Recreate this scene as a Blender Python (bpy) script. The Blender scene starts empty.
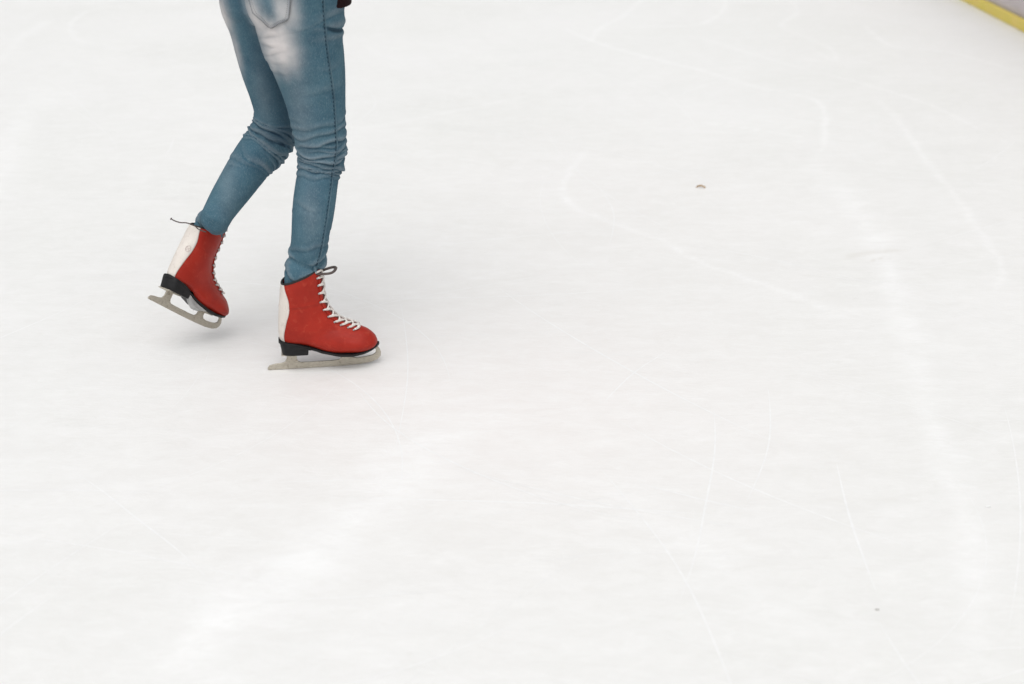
import bpy, bmesh, math, random
import numpy as np
from mathutils import Vector, Matrix
from mathutils.bvhtree import BVHTree

random.seed(4); rng = np.random.default_rng(7)
S = bpy.context.scene
C = S.collection
R = math.radians
PI = math.pi

# ------------------------------------------------------------------ camera
W, HT = 1024, 684
CAM_H = 1.45; PITCH = R(22.0); FPX = 50.0/36.0*1024
cam_d = bpy.data.cameras.new('camera'); cam = bpy.data.objects.new('camera', cam_d); C.objects.link(cam)
cam.location = (0, 0, CAM_H); cam.rotation_euler = (R(90)-PITCH, 0, 0)
cam_d.lens = 50; cam_d.sensor_width = 36; cam_d.clip_end = 2000; cam_d.clip_start = 0.05
cam_d.dof.use_dof = True; cam_d.dof.focus_distance = 3.72; cam_d.dof.aperture_fstop = 2.8
S.camera = cam
AX = np.array([0, math.cos(PITCH), -math.sin(PITCH)]); UP = np.array([0, math.sin(PITCH), math.cos(PITCH)])
CP = np.array([0, 0, CAM_H])
def ray(px, py): return np.array([1.0, 0, 0])*((px-512)/FPX) + UP*((342-py)/FPX) + AX
def at(px, py, Y):
    v = ray(px, py); return CP + v*(Y/v[1])
def ground(px, py):
    v = ray(px, py); return CP + v*(-CAM_H/v[2])
def ppm(P): return FPX/float(np.dot(np.array(P)-CP, AX))      # pixels per metre at a point

# ------------------------------------------------------------------ helpers
def tag(o, label=None, cat=None, group=None, kind=None):
    if label: o['label'] = label
    if cat: o['category'] = cat
    if group: o['group'] = group
    if kind: o['kind'] = kind
    return o
def link(name, me, mat=None, parent=None, smooth=True):
    me.name = name
    o = bpy.data.objects.new(name, me); C.objects.link(o)
    if mat: me.materials.clear(); me.materials.append(mat)
    if parent is not None: o.parent = parent
    if smooth and len(me.polygons): me.polygons.foreach_set('use_smooth', [True]*len(me.polygons))
    me.update()
    return o
def mesh(verts, faces):
    me = bpy.data.meshes.new('m'); me.from_pydata([tuple(map(float, v)) for v in verts], [], faces); me.validate(); me.update()
    bm = bmesh.new(); bm.from_mesh(me); bmesh.ops.recalc_face_normals(bm, faces=bm.faces); bm.to_mesh(me); bm.free()
    return me
class MB:
    def __init__(s): s.v = []; s.f = []
    def add(s, v, f):
        n = len(s.v); s.v += [tuple(map(float, p)) for p in v]; s.f += [tuple(i+n for i in q) for q in f]
    def loft(s, rings, cap=True, closed=True):
        n = len(rings[0]); v = [p for r in rings for p in r]; f = []
        for i in range(len(rings)-1):
            for j in range(n if closed else n-1):
                k = (j+1) % n; f.append((i*n+j, i*n+k, (i+1)*n+k, (i+1)*n+j))
        if cap:
            f.append(tuple(range(n-1, -1, -1))); f.append(tuple((len(rings)-1)*n+j for j in range(n)))
        s.add(v, f)
    def tube(s, pts, r, n=8, flat=1.0):
        pts = [np.array(p, float) for p in pts]
        rr = r if hasattr(r, '__len__') else [r]*len(pts)
        rings = []; prev = None
        for i, p in enumerate(pts):
            t = pts[min(i+1, len(pts)-1)]-pts[max(i-1, 0)]; t = t/(np.linalg.norm(t)+1e-9)
            if prev is None:
                a = np.array([0, 0, 1.0]) if abs(t[2]) < .9 else np.array([1.0, 0, 0])
                prev = np.cross(t, a)
            u = prev-t*np.dot(prev, t); u /= np.linalg.norm(u); prev = u; w = np.cross(t, u)
            rings.append([p+(u*math.cos(2*PI*k/n)+w*flat*math.sin(2*PI*k/n))*rr[i] for k in range(n)])
        s.loft(rings)
    def box(s, c, d, M=None):
        c = np.array(c); v = []
        for x in (-1, 1):
            for y in (-1, 1):
                for z in (-1, 1): v.append(c+np.array([x*d[0]/2, y*d[1]/2, z*d[2]/2]))
        s.add(v, [(0,1,3,2),(4,6,7,5),(0,4,5,1),(2,3,7,6),(0,2,6,4),(1,5,7,3)])
    def ellipsoid(s, c, rad, M=None, nu=24, nv=14):
        c = np.array(c); rings = []
        for i in range(nv+1):
            th = PI*(i+.02)/(nv+.04)
            ring = []
            for k in range(nu):
                p = np.array([rad[0]*math.sin(th)*math.cos(2*PI*k/nu), rad[1]*math.sin(th)*math.sin(2*PI*k/nu), rad[2]*math.cos(th)])
                if M is not None: p = M @ p
                ring.append(c+p)
            rings.append(ring)
        s.loft(rings)
    def mesh(s): return mesh(s.v, s.f)
    def build(s, name, mat, parent=None, smooth=True): return link(name, s.mesh(), mat, parent, smooth)
def bevel(o, w, seg=2):
    m = o.modifiers.new('bevel', 'BEVEL'); m.width = w; m.segments = seg; m.limit_method = 'ANGLE'; m.angle_limit = R(40)
    return o
def remesh(me, vox, smooth_it=4):
    o = bpy.data.objects.new('tmp', me); C.objects.link(o)
    m = o.modifiers.new('r', 'REMESH'); m.mode = 'VOXEL'; m.voxel_size = vox
    if smooth_it:
        k = o.modifiers.new('s', 'SMOOTH'); k.iterations = smooth_it; k.factor = .5
    dg = bpy.context.evaluated_depsgraph_get(); dg.update()
    out = bpy.data.meshes.new_from_object(o.evaluated_get(dg))
    bpy.data.objects.remove(o); return out
def co_of(me):
    a = np.empty(len(me.vertices)*3, np.float32); me.vertices.foreach_get('co', a); return a.reshape(-1, 3).astype(float)
def no_of(me):
    a = np.empty(len(me.vertices)*3, np.float32); me.vertices.foreach_get('normal', a); return a.reshape(-1, 3).astype(float)
def set_co(me, P): me.vertices.foreach_set('co', P.astype(np.float32).ravel()); me.update()
def attr(me, name, val):
    a = me.attributes.new(name, 'FLOAT', 'POINT'); a.data.foreach_set('value', np.asarray(val, np.float32).ravel())
def catmull(pts, n):
    P = np.array(pts, float); out = []
    m = len(P)
    for i in range(m-1):
        p0, p1, p2, p3 = P[max(i-1, 0)], P[i], P[i+1], P[min(i+2, m-1)]
        for k in range(n):
            t = k/n
            out.append(.5*((2*p1)+(-p0+p2)*t+(2*p0-5*p1+4*p2-p3)*t*t+(-p0+3*p1-3*p2+p3)*t**3))
    out.append(P[-1]); return np.array(out)

# ------------------------------------------------------------------ materials
def mat(name):
    m = bpy.data.materials.new(name); m.use_nodes = True
    nt = m.node_tree; b = nt.nodes['Principled BSDF']; return m, nt, b
def N(nt, t, **kw):
    n = nt.nodes.new(t)
    for k, v in kw.items(): setattr(n, k, v)
    return n
def noise(nt, scale, detail=4, rough=.55, vec=None, dist=0):
    n = N(nt, 'ShaderNodeTexNoise'); n.inputs['Scale'].default_value = scale; n.inputs['Detail'].default_value = detail
    n.inputs['Roughness'].default_value = rough; n.inputs['Distortion'].default_value = dist
    if vec: nt.links.new(vec, n.inputs['Vector'])
    return n.outputs['Fac']
def coords(nt, scale=(1, 1, 1), rot=(0, 0, 0)):
    tc = N(nt, 'ShaderNodeTexCoord'); mp = N(nt, 'ShaderNodeMapping'); nt.links.new(tc.outputs['Object'], mp.inputs['Vector'])
    mp.inputs['Scale'].default_value = scale; mp.inputs['Rotation'].default_value = rot
    return mp.outputs['Vector']
def math_(nt, op, a, b=None, clamp=False):
    n = N(nt, 'ShaderNodeMath', operation=op); n.use_clamp = clamp
    for i, x in enumerate((a, b)):
        if x is None: continue
        if isinstance(x, (int, float)): n.inputs[i].default_value = x
        else: nt.links.new(x, n.inputs[i])
    return n.outputs[0]
def mixc(nt, fac, a, b):
    n = N(nt, 'ShaderNodeMix', data_type='RGBA')
    for s, x in ((n.inputs[0], fac), (n.inputs[6], a), (n.inputs[7], b)):
        if isinstance(x, (int, float)): s.default_value = x
        elif isinstance(x, tuple): s.default_value = (*x, 1)
        else: nt.links.new(x, s)
    return n.outputs[2]
def ramp(nt, fac, stops):
    n = N(nt, 'ShaderNodeMapRange'); n.inputs[1].default_value = stops[0]; n.inputs[2].default_value = stops[1]
    n.inputs[3].default_value = stops[2]; n.inputs[4].default_value = stops[3]
    nt.links.new(fac, n.inputs[0]); return n.outputs[0]
def bump(nt, b, h, strength, dist):
    n = N(nt, 'ShaderNodeBump'); n.inputs['Strength'].default_value = strength; n.inputs['Distance'].default_value = dist
    nt.links.new(h, n.inputs['Height']); nt.links.new(n.outputs[0], b.inputs['Normal'])
def basic(name, col, rough=.5, metal=0, var=.12, nscale=60, bs=.15, bd=.001, spec=.5):
    m, nt, b = mat(name)
    v = coords(nt); n = noise(nt, nscale, 5, .6, v)
    lo = tuple(c*(1-var) for c in col); hi = tuple(min(1, c*(1+var)) for c in col)
    nt.links.new(mixc(nt, ramp(nt, n, (.3, .7, 0, 1)), lo, hi), b.inputs['Base Color'])
    b.inputs['Roughness'].default_value = rough; b.inputs['Metallic'].default_value = metal
    b.inputs['Specular IOR Level'].default_value = spec
    bump(nt, b, n, bs, bd); return m

def denim_mat():
    m, nt, b = mat('blue_denim')
    v = coords(nt); L = nt.links
    a = N(nt, 'ShaderNodeAttribute', attribute_name='fade'); d = N(nt, 'ShaderNodeAttribute', attribute_name='dark')
    n1 = noise(nt, 26, 5, .6, v); n2 = noise(nt, 420, 3, .7, coords(nt, (1, 1, .35))); n3 = noise(nt, 9, 3, .5, v)
    base = mixc(nt, ramp(nt, n1, (.3, .7, 0, 1)), (.036, .087, .126), (.062, .131, .176))
    base = mixc(nt, ramp(nt, n3, (.35, .7, 0, .5)), base, (.074, .152, .190))
    base = mixc(nt, ramp(nt, n2, (.50, .72, 0, .55)), base, (.16, .24, .275))
    base = mixc(nt, ramp(nt, noise(nt, 230, 3, .7, v), (.45, .3, 0, .5)), base, (.03, .075, .115))
    fade = math_(nt, 'ADD', a.outputs['Fac'], math_(nt, 'MULTIPLY', math_(nt, 'SUBTRACT', n1, .5), math_(nt, 'MULTIPLY', a.outputs['Fac'], .7)), True)
    base = mixc(nt, fade, base, (.62, .585, .575))
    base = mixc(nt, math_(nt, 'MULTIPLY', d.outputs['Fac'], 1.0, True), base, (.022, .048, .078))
    L.new(base, b.inputs['Base Color'])
    b.inputs['Roughness'].default_value = .9; b.inputs['Specular IOR Level'].default_value = .15
    b.inputs['Sheen Weight'].default_value = 0
    h = math_(nt, 'ADD', math_(nt, 'MULTIPLY', n2, .35), noise(nt, 60, 4, .6, v))
    bump(nt, b, h, .5, .0022); return m
DENIM = denim_mat()

def leather(name, c1, c2, scuff, rough=.42):
    m, nt, b = mat(name); v = coords(nt); L = nt.links
    n1 = noise(nt, 14, 4, .6, v); n2 = noise(nt, 60, 6, .7, v, .6); n3 = noise(nt, 500, 3, .6, v)
    base = mixc(nt, ramp(nt, n1, (.3, .7, 0, 1)), c1, c2)
    base = mixc(nt, ramp(nt, n2, (.54, .74, 0, .55)), base, scuff)
    L.new(base, b.inputs['Base Color'])
    L.new(ramp(nt, n2, (.3, .7, rough-.06, rough+.14)), b.inputs['Roughness'])
    b.inputs['Specular IOR Level'].default_value = .22
    bump(nt, b, math_(nt, 'ADD', n3, math_(nt, 'MULTIPLY', n1, 3)), .25, .0012); return m
RED = leather('red_leather', (.265, .014, .007), (.37, .023, .011), (.46, .07, .04))
WHITE_L = leather('white_leather', (.58, .53, .48), (.71, .66, .61), (.42, .36, .32), .5)
PIPING = leather('worn_white_piping', (.58, .53, .48), (.71, .66, .61), (.42, .36, .32), .5)
BLACK = basic('black_sole_rubber', (.009, .009, .010), .5, 0, .3, 90, .15, .001, .25)
STEEL = None
def steel():
    m, nt, b = mat('worn_steel'); v = coords(nt, (1, 1, 6)); L = nt.links
    n = noise(nt, 70, 5, .65, v); n2 = noise(nt, 150, 5, .7, coords(nt))
    base = mixc(nt, ramp(nt, n, (.3, .7, 0, 1)), (.36, .33, .275), (.56, .52, .44))
    base = mixc(nt, ramp(nt, n2, (.56, .72, 0, .75)), base, (.13, .09, .055))
    L.new(base, b.inputs['Base Color']); b.inputs['Metallic'].default_value = .65
    L.new(ramp(nt, n, (.3, .7, .38, .6)), b.inputs['Roughness']); bump(nt, b, n2, .2, .0006); return m
STEEL = steel()
PLATE = basic('brushed_plate', (.42, .42, .42), .35, .8, .15)
LACE = basic('white_lace', (.62, .585, .55), .85, 0, .22, 700, .8, .0008, .2)
LACE_D = basic('brown_lace_tip', (.075, .055, .05), .7, 0, .3, 400)
TONGUE = basic('dark_red_tongue', (.17, .035, .028), .7, 0, .25, 200)
LINING = basic('black_lining', (.014, .013, .013), .85, 0, .2, 300)
THREAD = basic('dark_thread', (.026, .048, .072), .9, 0, .2, 400, .2, .0005, .1)
JACKET = basic('dark_maroon_cloth', (.016, .006, .007), .9, 0, .35, 120, .5, .003, .1)
SKIN = basic('skin', (.56, .34, .25), .5, 0, .06, 30)
HAIR = basic('brown_hair', (.05, .028, .016), .5, 0, .4, 160, .8, .004)
EYE = basic('eye_white', (.75, .73, .7), .2, 0, .02)
IRIS = basic('iris_brown', (.06, .03, .015), .2, 0, .1)
YEL = None
def board_mats():
    m, nt, b = mat('yellow_kick_strip'); v = coords(nt); L = nt.links
    n = noise(nt, 6, 5, .6, v); n2 = noise(nt, 30, 4, .7, v)
    c = mixc(nt, ramp(nt, n, (.3, .7, 0, 1)), (.70, .58, .075), (.78, .60, .14))
    c = mixc(nt, ramp(nt, n2, (.6, .8, 0, .4)), c, (.55, .50, .14)); L.new(c, b.inputs['Base Color'])
    b.inputs['Roughness'].default_value = .5; bump(nt, b, n2, .2, .002)
    m2, nt, b = mat('scuffed_board_panel'); v = coords(nt, (1, 1, 1)); L = nt.links
    n = noise(nt, 3.2, 5, .65, v); n2 = noise(nt, 18, 5, .7, coords(nt, (1, .25, 1)))
    c = mixc(nt, ramp(nt, n, (.3, .7, 0, 1)), (.48, .43, .45), (.58, .53, .55))
    c = mixc(nt, ramp(nt, n2, (.6, .75, 0, .5)), c, (.33, .35, .32)); L.new(c, b.inputs['Base Color'])
    b.inputs['Roughness'].default_value = .45; bump(nt, b, n2, .15, .002)
    return m, m2
YEL, PANEL = board_mats()

# ------------------------------------------------------------------ ice
def grade(edges):
    out = [edges[0][0]]
    for a, b_, st in edges:
        n = max(1, int(round((b_-a)/st)))
        out += list(a+(b_-a)*(np.arange(n)+1)/n)
    return np.array(out)
xs = grade([(-26, -5, 1.5), (-5, -3.6, .1), (-3.6, 3.05, .014)])
ys = grade([(-8, 0, 1), (0, 1.7, .1), (1.7, 3.5, .014), (3.5, 6, .02), (6, 11, .035), (11, 13, .2), (13, 40, 2)])
X, Y = np.meshgrid(xs, ys)
P2 = np.stack([X.ravel(), Y.ravel()], 1)
bright = np.zeros(len(P2)); tint = np.zeros(len(P2)); darkm = np.zeros(len(P2))
def smooth_noise(P, f, seed):
    r = np.random.default_rng(seed); o = np.zeros(len(P))
    for k in range(6):
        a = r.uniform(0, 2*PI); ff = f*r.uniform(.6, 1.6)
        o += np.sin((P[:, 0]*math.cos(a)+P[:, 1]*math.sin(a))*ff*2*PI+r.uniform(0, 6.28))
    return o/6
n_a = smooth_noise(P2, .7, 1); n_b = smooth_noise(P2, 3.0, 2)
def mark(path, wpx, amp, target='b', jag=.004, endfade=.15):
    """soft worn mark along a path on the ice; width given at the scale of its own spot"""
    pts = [ground(*p)[:2] for p in path]
    pl = catmull(pts, 6)
    if jag: pl = pl+rng.normal(0, jag, pl.shape)
    L = len(pl)-1
    out = np.zeros(len(P2))
    for i in range(L):
        a, b_ = pl[i], pl[i+1]
        w = wpx/ppm((*a, 0)); box = 3.2*w*2.2
        lo = np.minimum(a, b_)-box; hi = np.maximum(a, b_)+box
        idx = np.nonzero((P2[:, 0] > lo[0]) & (P2[:, 0] < hi[0]) & (P2[:, 1] > lo[1]) & (P2[:, 1] < hi[1]))[0]
        if not len(idx): continue
        q = P2[idx]; d = b_-a; t = np.clip(((q-a)@d)/(d@d+1e-9), 0, 1)
        dist = np.linalg.norm(q-(a+t[:, None]*d), axis=1)
        u = (i+t)/L; f = np.clip(np.minimum(u, 1-u)/endfade, 0, 1)
        v = np.exp(-(dist/(w*(1+.5*n_b[idx])))**2)*f*(1+.55*n_a[idx])
        out[idx] = np.maximum(out[idx], v)
    if target == 'b': bright[:] += amp*out
    else: darkm[:] += amp*out
mark([(560, 25), (590, 40), (640, 55), (700, 70), (760, 88), (818, 102), (824, 140), (815, 160)], 3, .75)
mark([(650, -10), (625, 15), (600, 28), (590, 42)], 3, .5)
mark([(720, -12), (724, 8), (700, 24), (650, 26), (590, 30)], 2, .5)
mark([(785, -10), (797, 12), (782, 26), (830, 48), (832, 60), (800, 40)], 3, .5)
mark([(690, 35), (740, 50), (800, 68), (850, 80), (930, 105), (1020, 150)], 2.5, .5)
mark([(860, 20), (890, 45), (950, 52), (1020, 72)], 2.5, .5)
mark([(590, 145), (568, 175), (566, 200), (610, 222), (660, 240), (700, 262), (780, 290), (850, 320)], 4, .7)
mark([(700, 122), (760, 130), (805, 138)], 2.5, .6)
mark([(870, 90), (905, 130), (930, 165), (965, 210), (1000, 265), (990, 300)], 4, .5)
mark([(800, 160), (835, 185), (880, 250), (905, 330), (925, 400), (950, 470), (972, 540), (975, 620), (960, 700)], 15, .5)
mark([(460, 420), (420, 455), (375, 505), (300, 560), (230, 610), (150, 700)], 36, .95)
mark([(560, 470), (640, 505), (700, 545), (760, 600), (860, 660)], 18, .22)
mark([(45, 90), (22, 120), (5, 160), (-10, 210)], 16, .45)
mark([(160, 5), (100, 8), (72, 22), (80, 40), (130, 48)], 2.5, .55)
mark([(0, 60), (25, 35), (50, 20)], 6, .3)
mark([(60, 108), (120, 104), (180, 100), (240, 98)], 2, .5)
mark([(360, 112), (430, 104), (500, 95), (580, 92)], 1.5, .35, 'd')
mark([(355, 130), (430, 116), (520, 97)], 3, .35)
mark([(355, 40), (400, 60), (470, 55), (530, 75)], 2, .35)
mark([(520, 210), (600, 196), (680, 190)], 2, .3)
mark([(380, 300), (520, 270), (640, 262)], 3, .3)
mark([(845, 258), (870, 252), (905, 250)], 5, .7, 'd')
mark([(870, 262), (880, 258), (890, 258)], 1.6, .9, 'd')
mark([(440, 155), (540, 170), (640, 165)], 2, .3)
# many small random edge cuts left by skates
for k in range(95):
    px, py = rng.uniform(-40, 1060), rng.uniform(-10, 680)
    a = rng.normal(0, .22)+ (0 if rng.random() < .75 else rng.uniform(-1.2, 1.2)); l = rng.uniform(25, 130)*(.5+py/600); bnd = rng.normal(0, 14)
    pts = [(px-l/2*math.cos(a), py-l/2*math.sin(a)*.6), (px, py+bnd*.4), (px+l/2*math.cos(a), py+l/2*math.sin(a)*.6)]
    mark(pts, rng.uniform(.8, 2.4)*(1+py/500), rng.uniform(.08, .26), 'b' if rng.random() < .65 else 'd', 0, .4)
c0 = ground(480, 400)[:2]; tint += np.exp(-(((P2-c0)/np.array([.75, .7]))**2).sum(1))*.9
c0 = ground(600, 210)[:2]; tint += np.exp(-(((P2-c0)/np.array([.9, 1.1]))**2).sum(1))*.35
nx, ny = len(xs), len(ys)
me = bpy.data.meshes.new('ice')
verts = np.stack([X.ravel(), Y.ravel(), np.zeros(X.size)], 1)
ii = (np.arange(ny-1)[:, None]*nx+np.arange(nx-1)[None, :]).ravel()
F = np.stack([ii, ii+1, ii+nx+1, ii+nx], 1)
me.vertices.add(len(verts)); me.vertices.foreach_set('co', verts.ravel())
me.loops.add(F.size); me.loops.foreach_set('vertex_index', F.ravel().astype(np.int32))
me.polygons.add(len(F)); me.polygons.foreach_set('loop_start', (np.arange(len(F))*4).astype(np.int32)); me.polygons.foreach_set('loop_total', np.full(len(F), 4, np.int32))
me.update(); attr(me, 'bright', bright); attr(me, 'tint', tint); attr(me, 'worn', darkm)
def ice_mat():
    m, nt, b = mat('scratched_white_ice'); L = nt.links
    A = lambda n: N(nt, 'ShaderNodeAttribute', attribute_name=n).outputs['Fac']
    v = coords(nt)
    big = noise(nt, .9, 4, .55, v, .4)
    st1 = noise(nt, 1.0, 5, .62, coords(nt, (3, 9, 1), (0, 0, R(14))), 1.8)
    st2 = noise(nt, 1.0, 5, .65, coords(nt, (14, 30, 1), (0, 0, R(-10))), 2.4)
    st3 = noise(nt, 1.0, 4, .6, coords(nt, (9, 26, 1), (0, 0, R(38))), 2)
    fine = noise(nt, 160, 3, .7, v)
    base = mixc(nt, ramp(nt, big, (.3, .7, 0, 1)), (.705, .705, .685), (.745, .742, .73))
    base = mixc(nt, math_(nt, 'MULTIPLY', A('tint'), 1, True), base, (.745, .717, .70))
    brk = math_(nt, 'MULTIPLY', ramp(nt, noise(nt, 7, 6, .7, coords(nt, (1, 2.2, 1)), .8), (.30, .62, .2, 1)), .8)
    s = math_(nt, 'ADD', math_(nt, 'MULTIPLY', ramp(nt, st1, (.42, .72, 0, 1)), .20), math_(nt, 'MULTIPLY', ramp(nt, st2, (.5, .75, 0, 1)), .18))
    s = math_(nt, 'ADD', s, math_(nt, 'MULTIPLY', ramp(nt, st3, (.56, .75, 0, 1)), .16))
    s = math_(nt, 'ADD', s, math_(nt, 'MULTIPLY', ramp(nt, noise(nt, 11, 7, .72, coords(nt, (1, 1.6, 1)), .5), (.4, .7, 0, 1)), .28))
    s = math_(nt, 'ADD', s, math_(nt, 'MULTIPLY', math_(nt, 'SUBTRACT', fine, .5), .22))
    s = math_(nt, 'ADD', s, math_(nt, 'MULTIPLY', A('bright'), brk), True)
    base = mixc(nt, s, base, (.83, .83, .825))
    dk = math_(nt, 'ADD', math_(nt, 'MULTIPLY', A('worn'), .5), math_(nt, 'MULTIPLY', ramp(nt, st2, (.42, .3, 0, 1)), .14), True)
    base = mixc(nt, dk, base, (.62, .60, .56))
    L.new(base, b.inputs['Base Color'])
    L.new(ramp(nt, st1, (.3, .7, .42, .62)), b.inputs['Roughness'])
    b.inputs['Specular IOR Level'].default_value = .25
    h = math_(nt, 'ADD', math_(nt, 'MULTIPLY', st2, 1.0), math_(nt, 'ADD', st3, math_(nt, 'MULTIPLY', fine, .25)))
    bump(nt, b, h, .35, .002); return m
ice = link('ice', me, ice_mat(), None, False); tag(ice, kind='structure')
gb = MB(); gb.add([(-900, -900, -.03), (900, -900, -.03), (900, 900, -.03), (-900, 900, -.03)], [(0, 1, 2, 3)])
gr = gb.build('ground', basic('asphalt', (.05, .05, .052), .9, 0, .3, 3), None, False); tag(gr, kind='structure')

# thin crisp blade cuts crossing each other, far too many to count
def cuts():
    mb = MB(); r = random.Random(21); mats = []
    for k in range(150):
        Yc = 1.9+(r.random()**1.3)*7.5; Xc = r.uniform(-.42, .42)*Yc*1.05
        if Xc > 2.9: continue
        L_ = r.uniform(.25, 1.5)*(.5+.12*Yc); rad = r.choice((-1, 1))*r.uniform(.7, 6); a0 = r.gauss(0, .5) if r.random() < .6 else r.uniform(0, 2*PI)
        w_ = r.uniform(.0007, .0017)*(1+.12*Yc); n = 22; up = []; 
        x, y, a = Xc, Yc, a0; wob = r.uniform(-.3, .3)
        P_ = []
        for i in range(n):
            P_.append((x, y, a)); a += L_/n/rad+wob*math.sin(i*.5)*.05; x += math.cos(a)*L_/n; y += math.sin(a)*L_/n
        if max(p[0] for p in P_) > 3.0: continue
        v = []; z = .00012+.0000012*k
        for i, (x, y, a) in enumerate(P_):
            ww = w_*math.sin(PI*(i+.15)/(n-.7))**.6*(.7+.5*abs(math.sin(i*1.7+k)))
            v += [(x-math.sin(a)*ww, y+math.cos(a)*ww, z), (x+math.sin(a)*ww, y-math.cos(a)*ww, z)]
        mb.add(v, [(2*i, 2*i+1, 2*i+3, 2*i+2) for i in range(n-1)]); mats += [0 if r.random() < .88 else 1]*(n-1)
    me = bpy.data.meshes.new('skate_cuts'); me.from_pydata(mb.v, [], mb.f)
    o = link('skate_cuts', me, basic('scraped_frost', (.785, .785, .78), .6, 0, .05, 40), None, False)
    me.materials.append(basic('bare_cut_ice', (.742, .740, .728), .6, 0, .06, 40)); me.polygons.foreach_set('material_index', mats)
    tag(o, 'fine white crossing blade cuts scratched all over the ice', 'skate marks', kind='stuff')
cuts()

# ------------------------------------------------------------------ rink board
bd = bpy.data.objects.new('rink_board', None); C.objects.link(bd); bd.location = (3.035, 6, 0)
tag(bd, 'mauve grey rink board with yellow kick strip along the edge of the ice', 'rink board')
y0, y1 = -12.0, 16.0
k = MB(); k.box((-.006, (y0+y1)/2, .034), (.024, y1-y0, .066)); bevel(k.build('kick_strip', YEL, bd, False), .004)
k = MB(); k.box((.045, (y0+y1)/2, .55), (.06, y1-y0, 1.0)); k.build('panel', PANEL, bd, False)
k = MB(); k.box((.045, (y0+y1)/2, 1.075), (.11, y1-y0, .05)); bevel(k.build('top_rail', YEL, bd, False), .012, 3)
for i in range(14):
    k = MB(); k.box((.10, y0+1+2*i, .5), (.05, .06, 1.04)); bevel(k.build('post', basic('post_grey', (.4, .4, .42), .4, .5) if i == 0 else bpy.data.materials['post_grey'], bd, False), .004)

# ------------------------------------------------------------------ small litter on the ice
def leaf():
    c = ground(701, 188); mb = MB(); n = 9; up = []; dn = []
    rings = []
    for i in range(n):
        t = i/(n-1); x = (t-.5)*.034; w = .0034*math.sin(PI*min(1, t*.94+.06))**.8+.0007
        z = .005*math.sin(PI*t)*(1-.25*t)+.001
        ring = []
        for s in (-1, -.5, 0, .5, 1):
            ring.append((x, s*w+(.003*math.sin(t*5)), z+abs(s)*.004+.0004))
        ring += [(p[0], p[1], p[2]-.0008) for p in ring[::-1]]
        rings.append(ring)
    mb.loft(rings)
    mb.tube([(-.015, 0, .002), (-.020, .001, .0012)], .0009, 6)
    o = mb.build('leaf', basic('dry_leaf', (.36, .21, .07), .7, 0, .35, 90)); o.location = (c[0], c[1], .0005); o.rotation_euler = (0, 0, R(-8))
    tag(o, 'small curled dry brown leaf lying alone on the white ice', 'leaf')
leaf()
def crumb(px, py, s, col, name, label, cat, seed):
    r = random.Random(seed); mb = MB(); mb.ellipsoid((0, 0, 0), (s, s*.45, s*.22), None, 10, 6)
    mb.v = [(x*(1+r.uniform(-.25, .25)), y*(1+r.uniform(-.3, .3)), max(-.0002, z*(1+r.uniform(-.3, .3)))+.0004) for x, y, z in mb.v]
    o = mb.build(name, basic(name+'_mat', col, .6, 0, .2)); c = ground(px, py); o.location = (c[0], c[1], .0006); tag(o, label, cat)
crumb(877, 610, .0045, (.42, .40, .37), 'grit', 'tiny dark grit speck on the ice near the lower right', 'grit', 3)
crumb(988, 507, .006, (.9, .9, .9), 'ice_chip', 'tiny white ice chip lying loose near the right edge', 'ice chip', 5)

# ------------------------------------------------------------------ person
HEAD = R(42)
fw = np.array([math.cos(HEAD), math.sin(HEAD), 0]); lf = np.array([-math.sin(HEAD), math.cos(HEAD), 0]); zz = np.array([0, 0, 1.0])
# right skate stands on the ice
g0 = ground(267.5, 370.3)
yaw = R(9)
# left skate lifted behind, toe down
h1 = at(147.5, 298.5, 3.425)
t_px = (214.5, 332.5)
# direction so that the blade (0.3 m) ends on the toe pixel while pointing away
best = None
for Yt in np.arange(3.44, 3.8, .002):
    p = at(*t_px, Yt); e = abs(np.linalg.norm(p-h1)-.284)
    if best is None or e < best[0]: best = (e, p)
d = best[1]-h1; d /= np.linalg.norm(d)
up0 = zz-d*np.dot(zz, d); up0 /= np.linalg.norm(up0); ly = np.cross(up0, d)
ROLL = R(-4)
up1 = up0*math.cos(ROLL)+ly*math.sin(ROLL); ly = np.cross(up1, d)
MR = Matrix.Translation(Vector((g0[0], g0[1], .0012))) @ Matrix.Rotation(yaw, 4, 'Z') @ Matrix.Diagonal((.96, 1, 1, 1))
MLW = Matrix(((d[0]*.95, ly[0]*.97, up1[0]*.95, h1[0]), (d[1]*.95, ly[1]*.97, up1[1]*.95, h1[1]), (d[2]*.95, ly[2]*.97, up1[2]*.95, h1[2]), (0, 0, 0, 1)))
print('toe of the lifted skate', best, 'low', min((MLW @ Vector((x, 0, z))).z for x, z in ((0, 0), (.28, .006), (.3, .012))))
def inv_px(P):
    v = np.array(P)-CP; a_ = float(v@AX); return 512+FPX*v[0]/a_, 342-FPX*float(v@UP)/a_
def ankle_rows(M, zs, hw):
    out = []
    for z, h in zip(zs, hw):
        p = M @ Vector((.105+.12*(z-.25), 0, z)); q = inv_px(p); out.append((q[0], q[1], h*ppm(p), p.y, .70))
    return out
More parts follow.
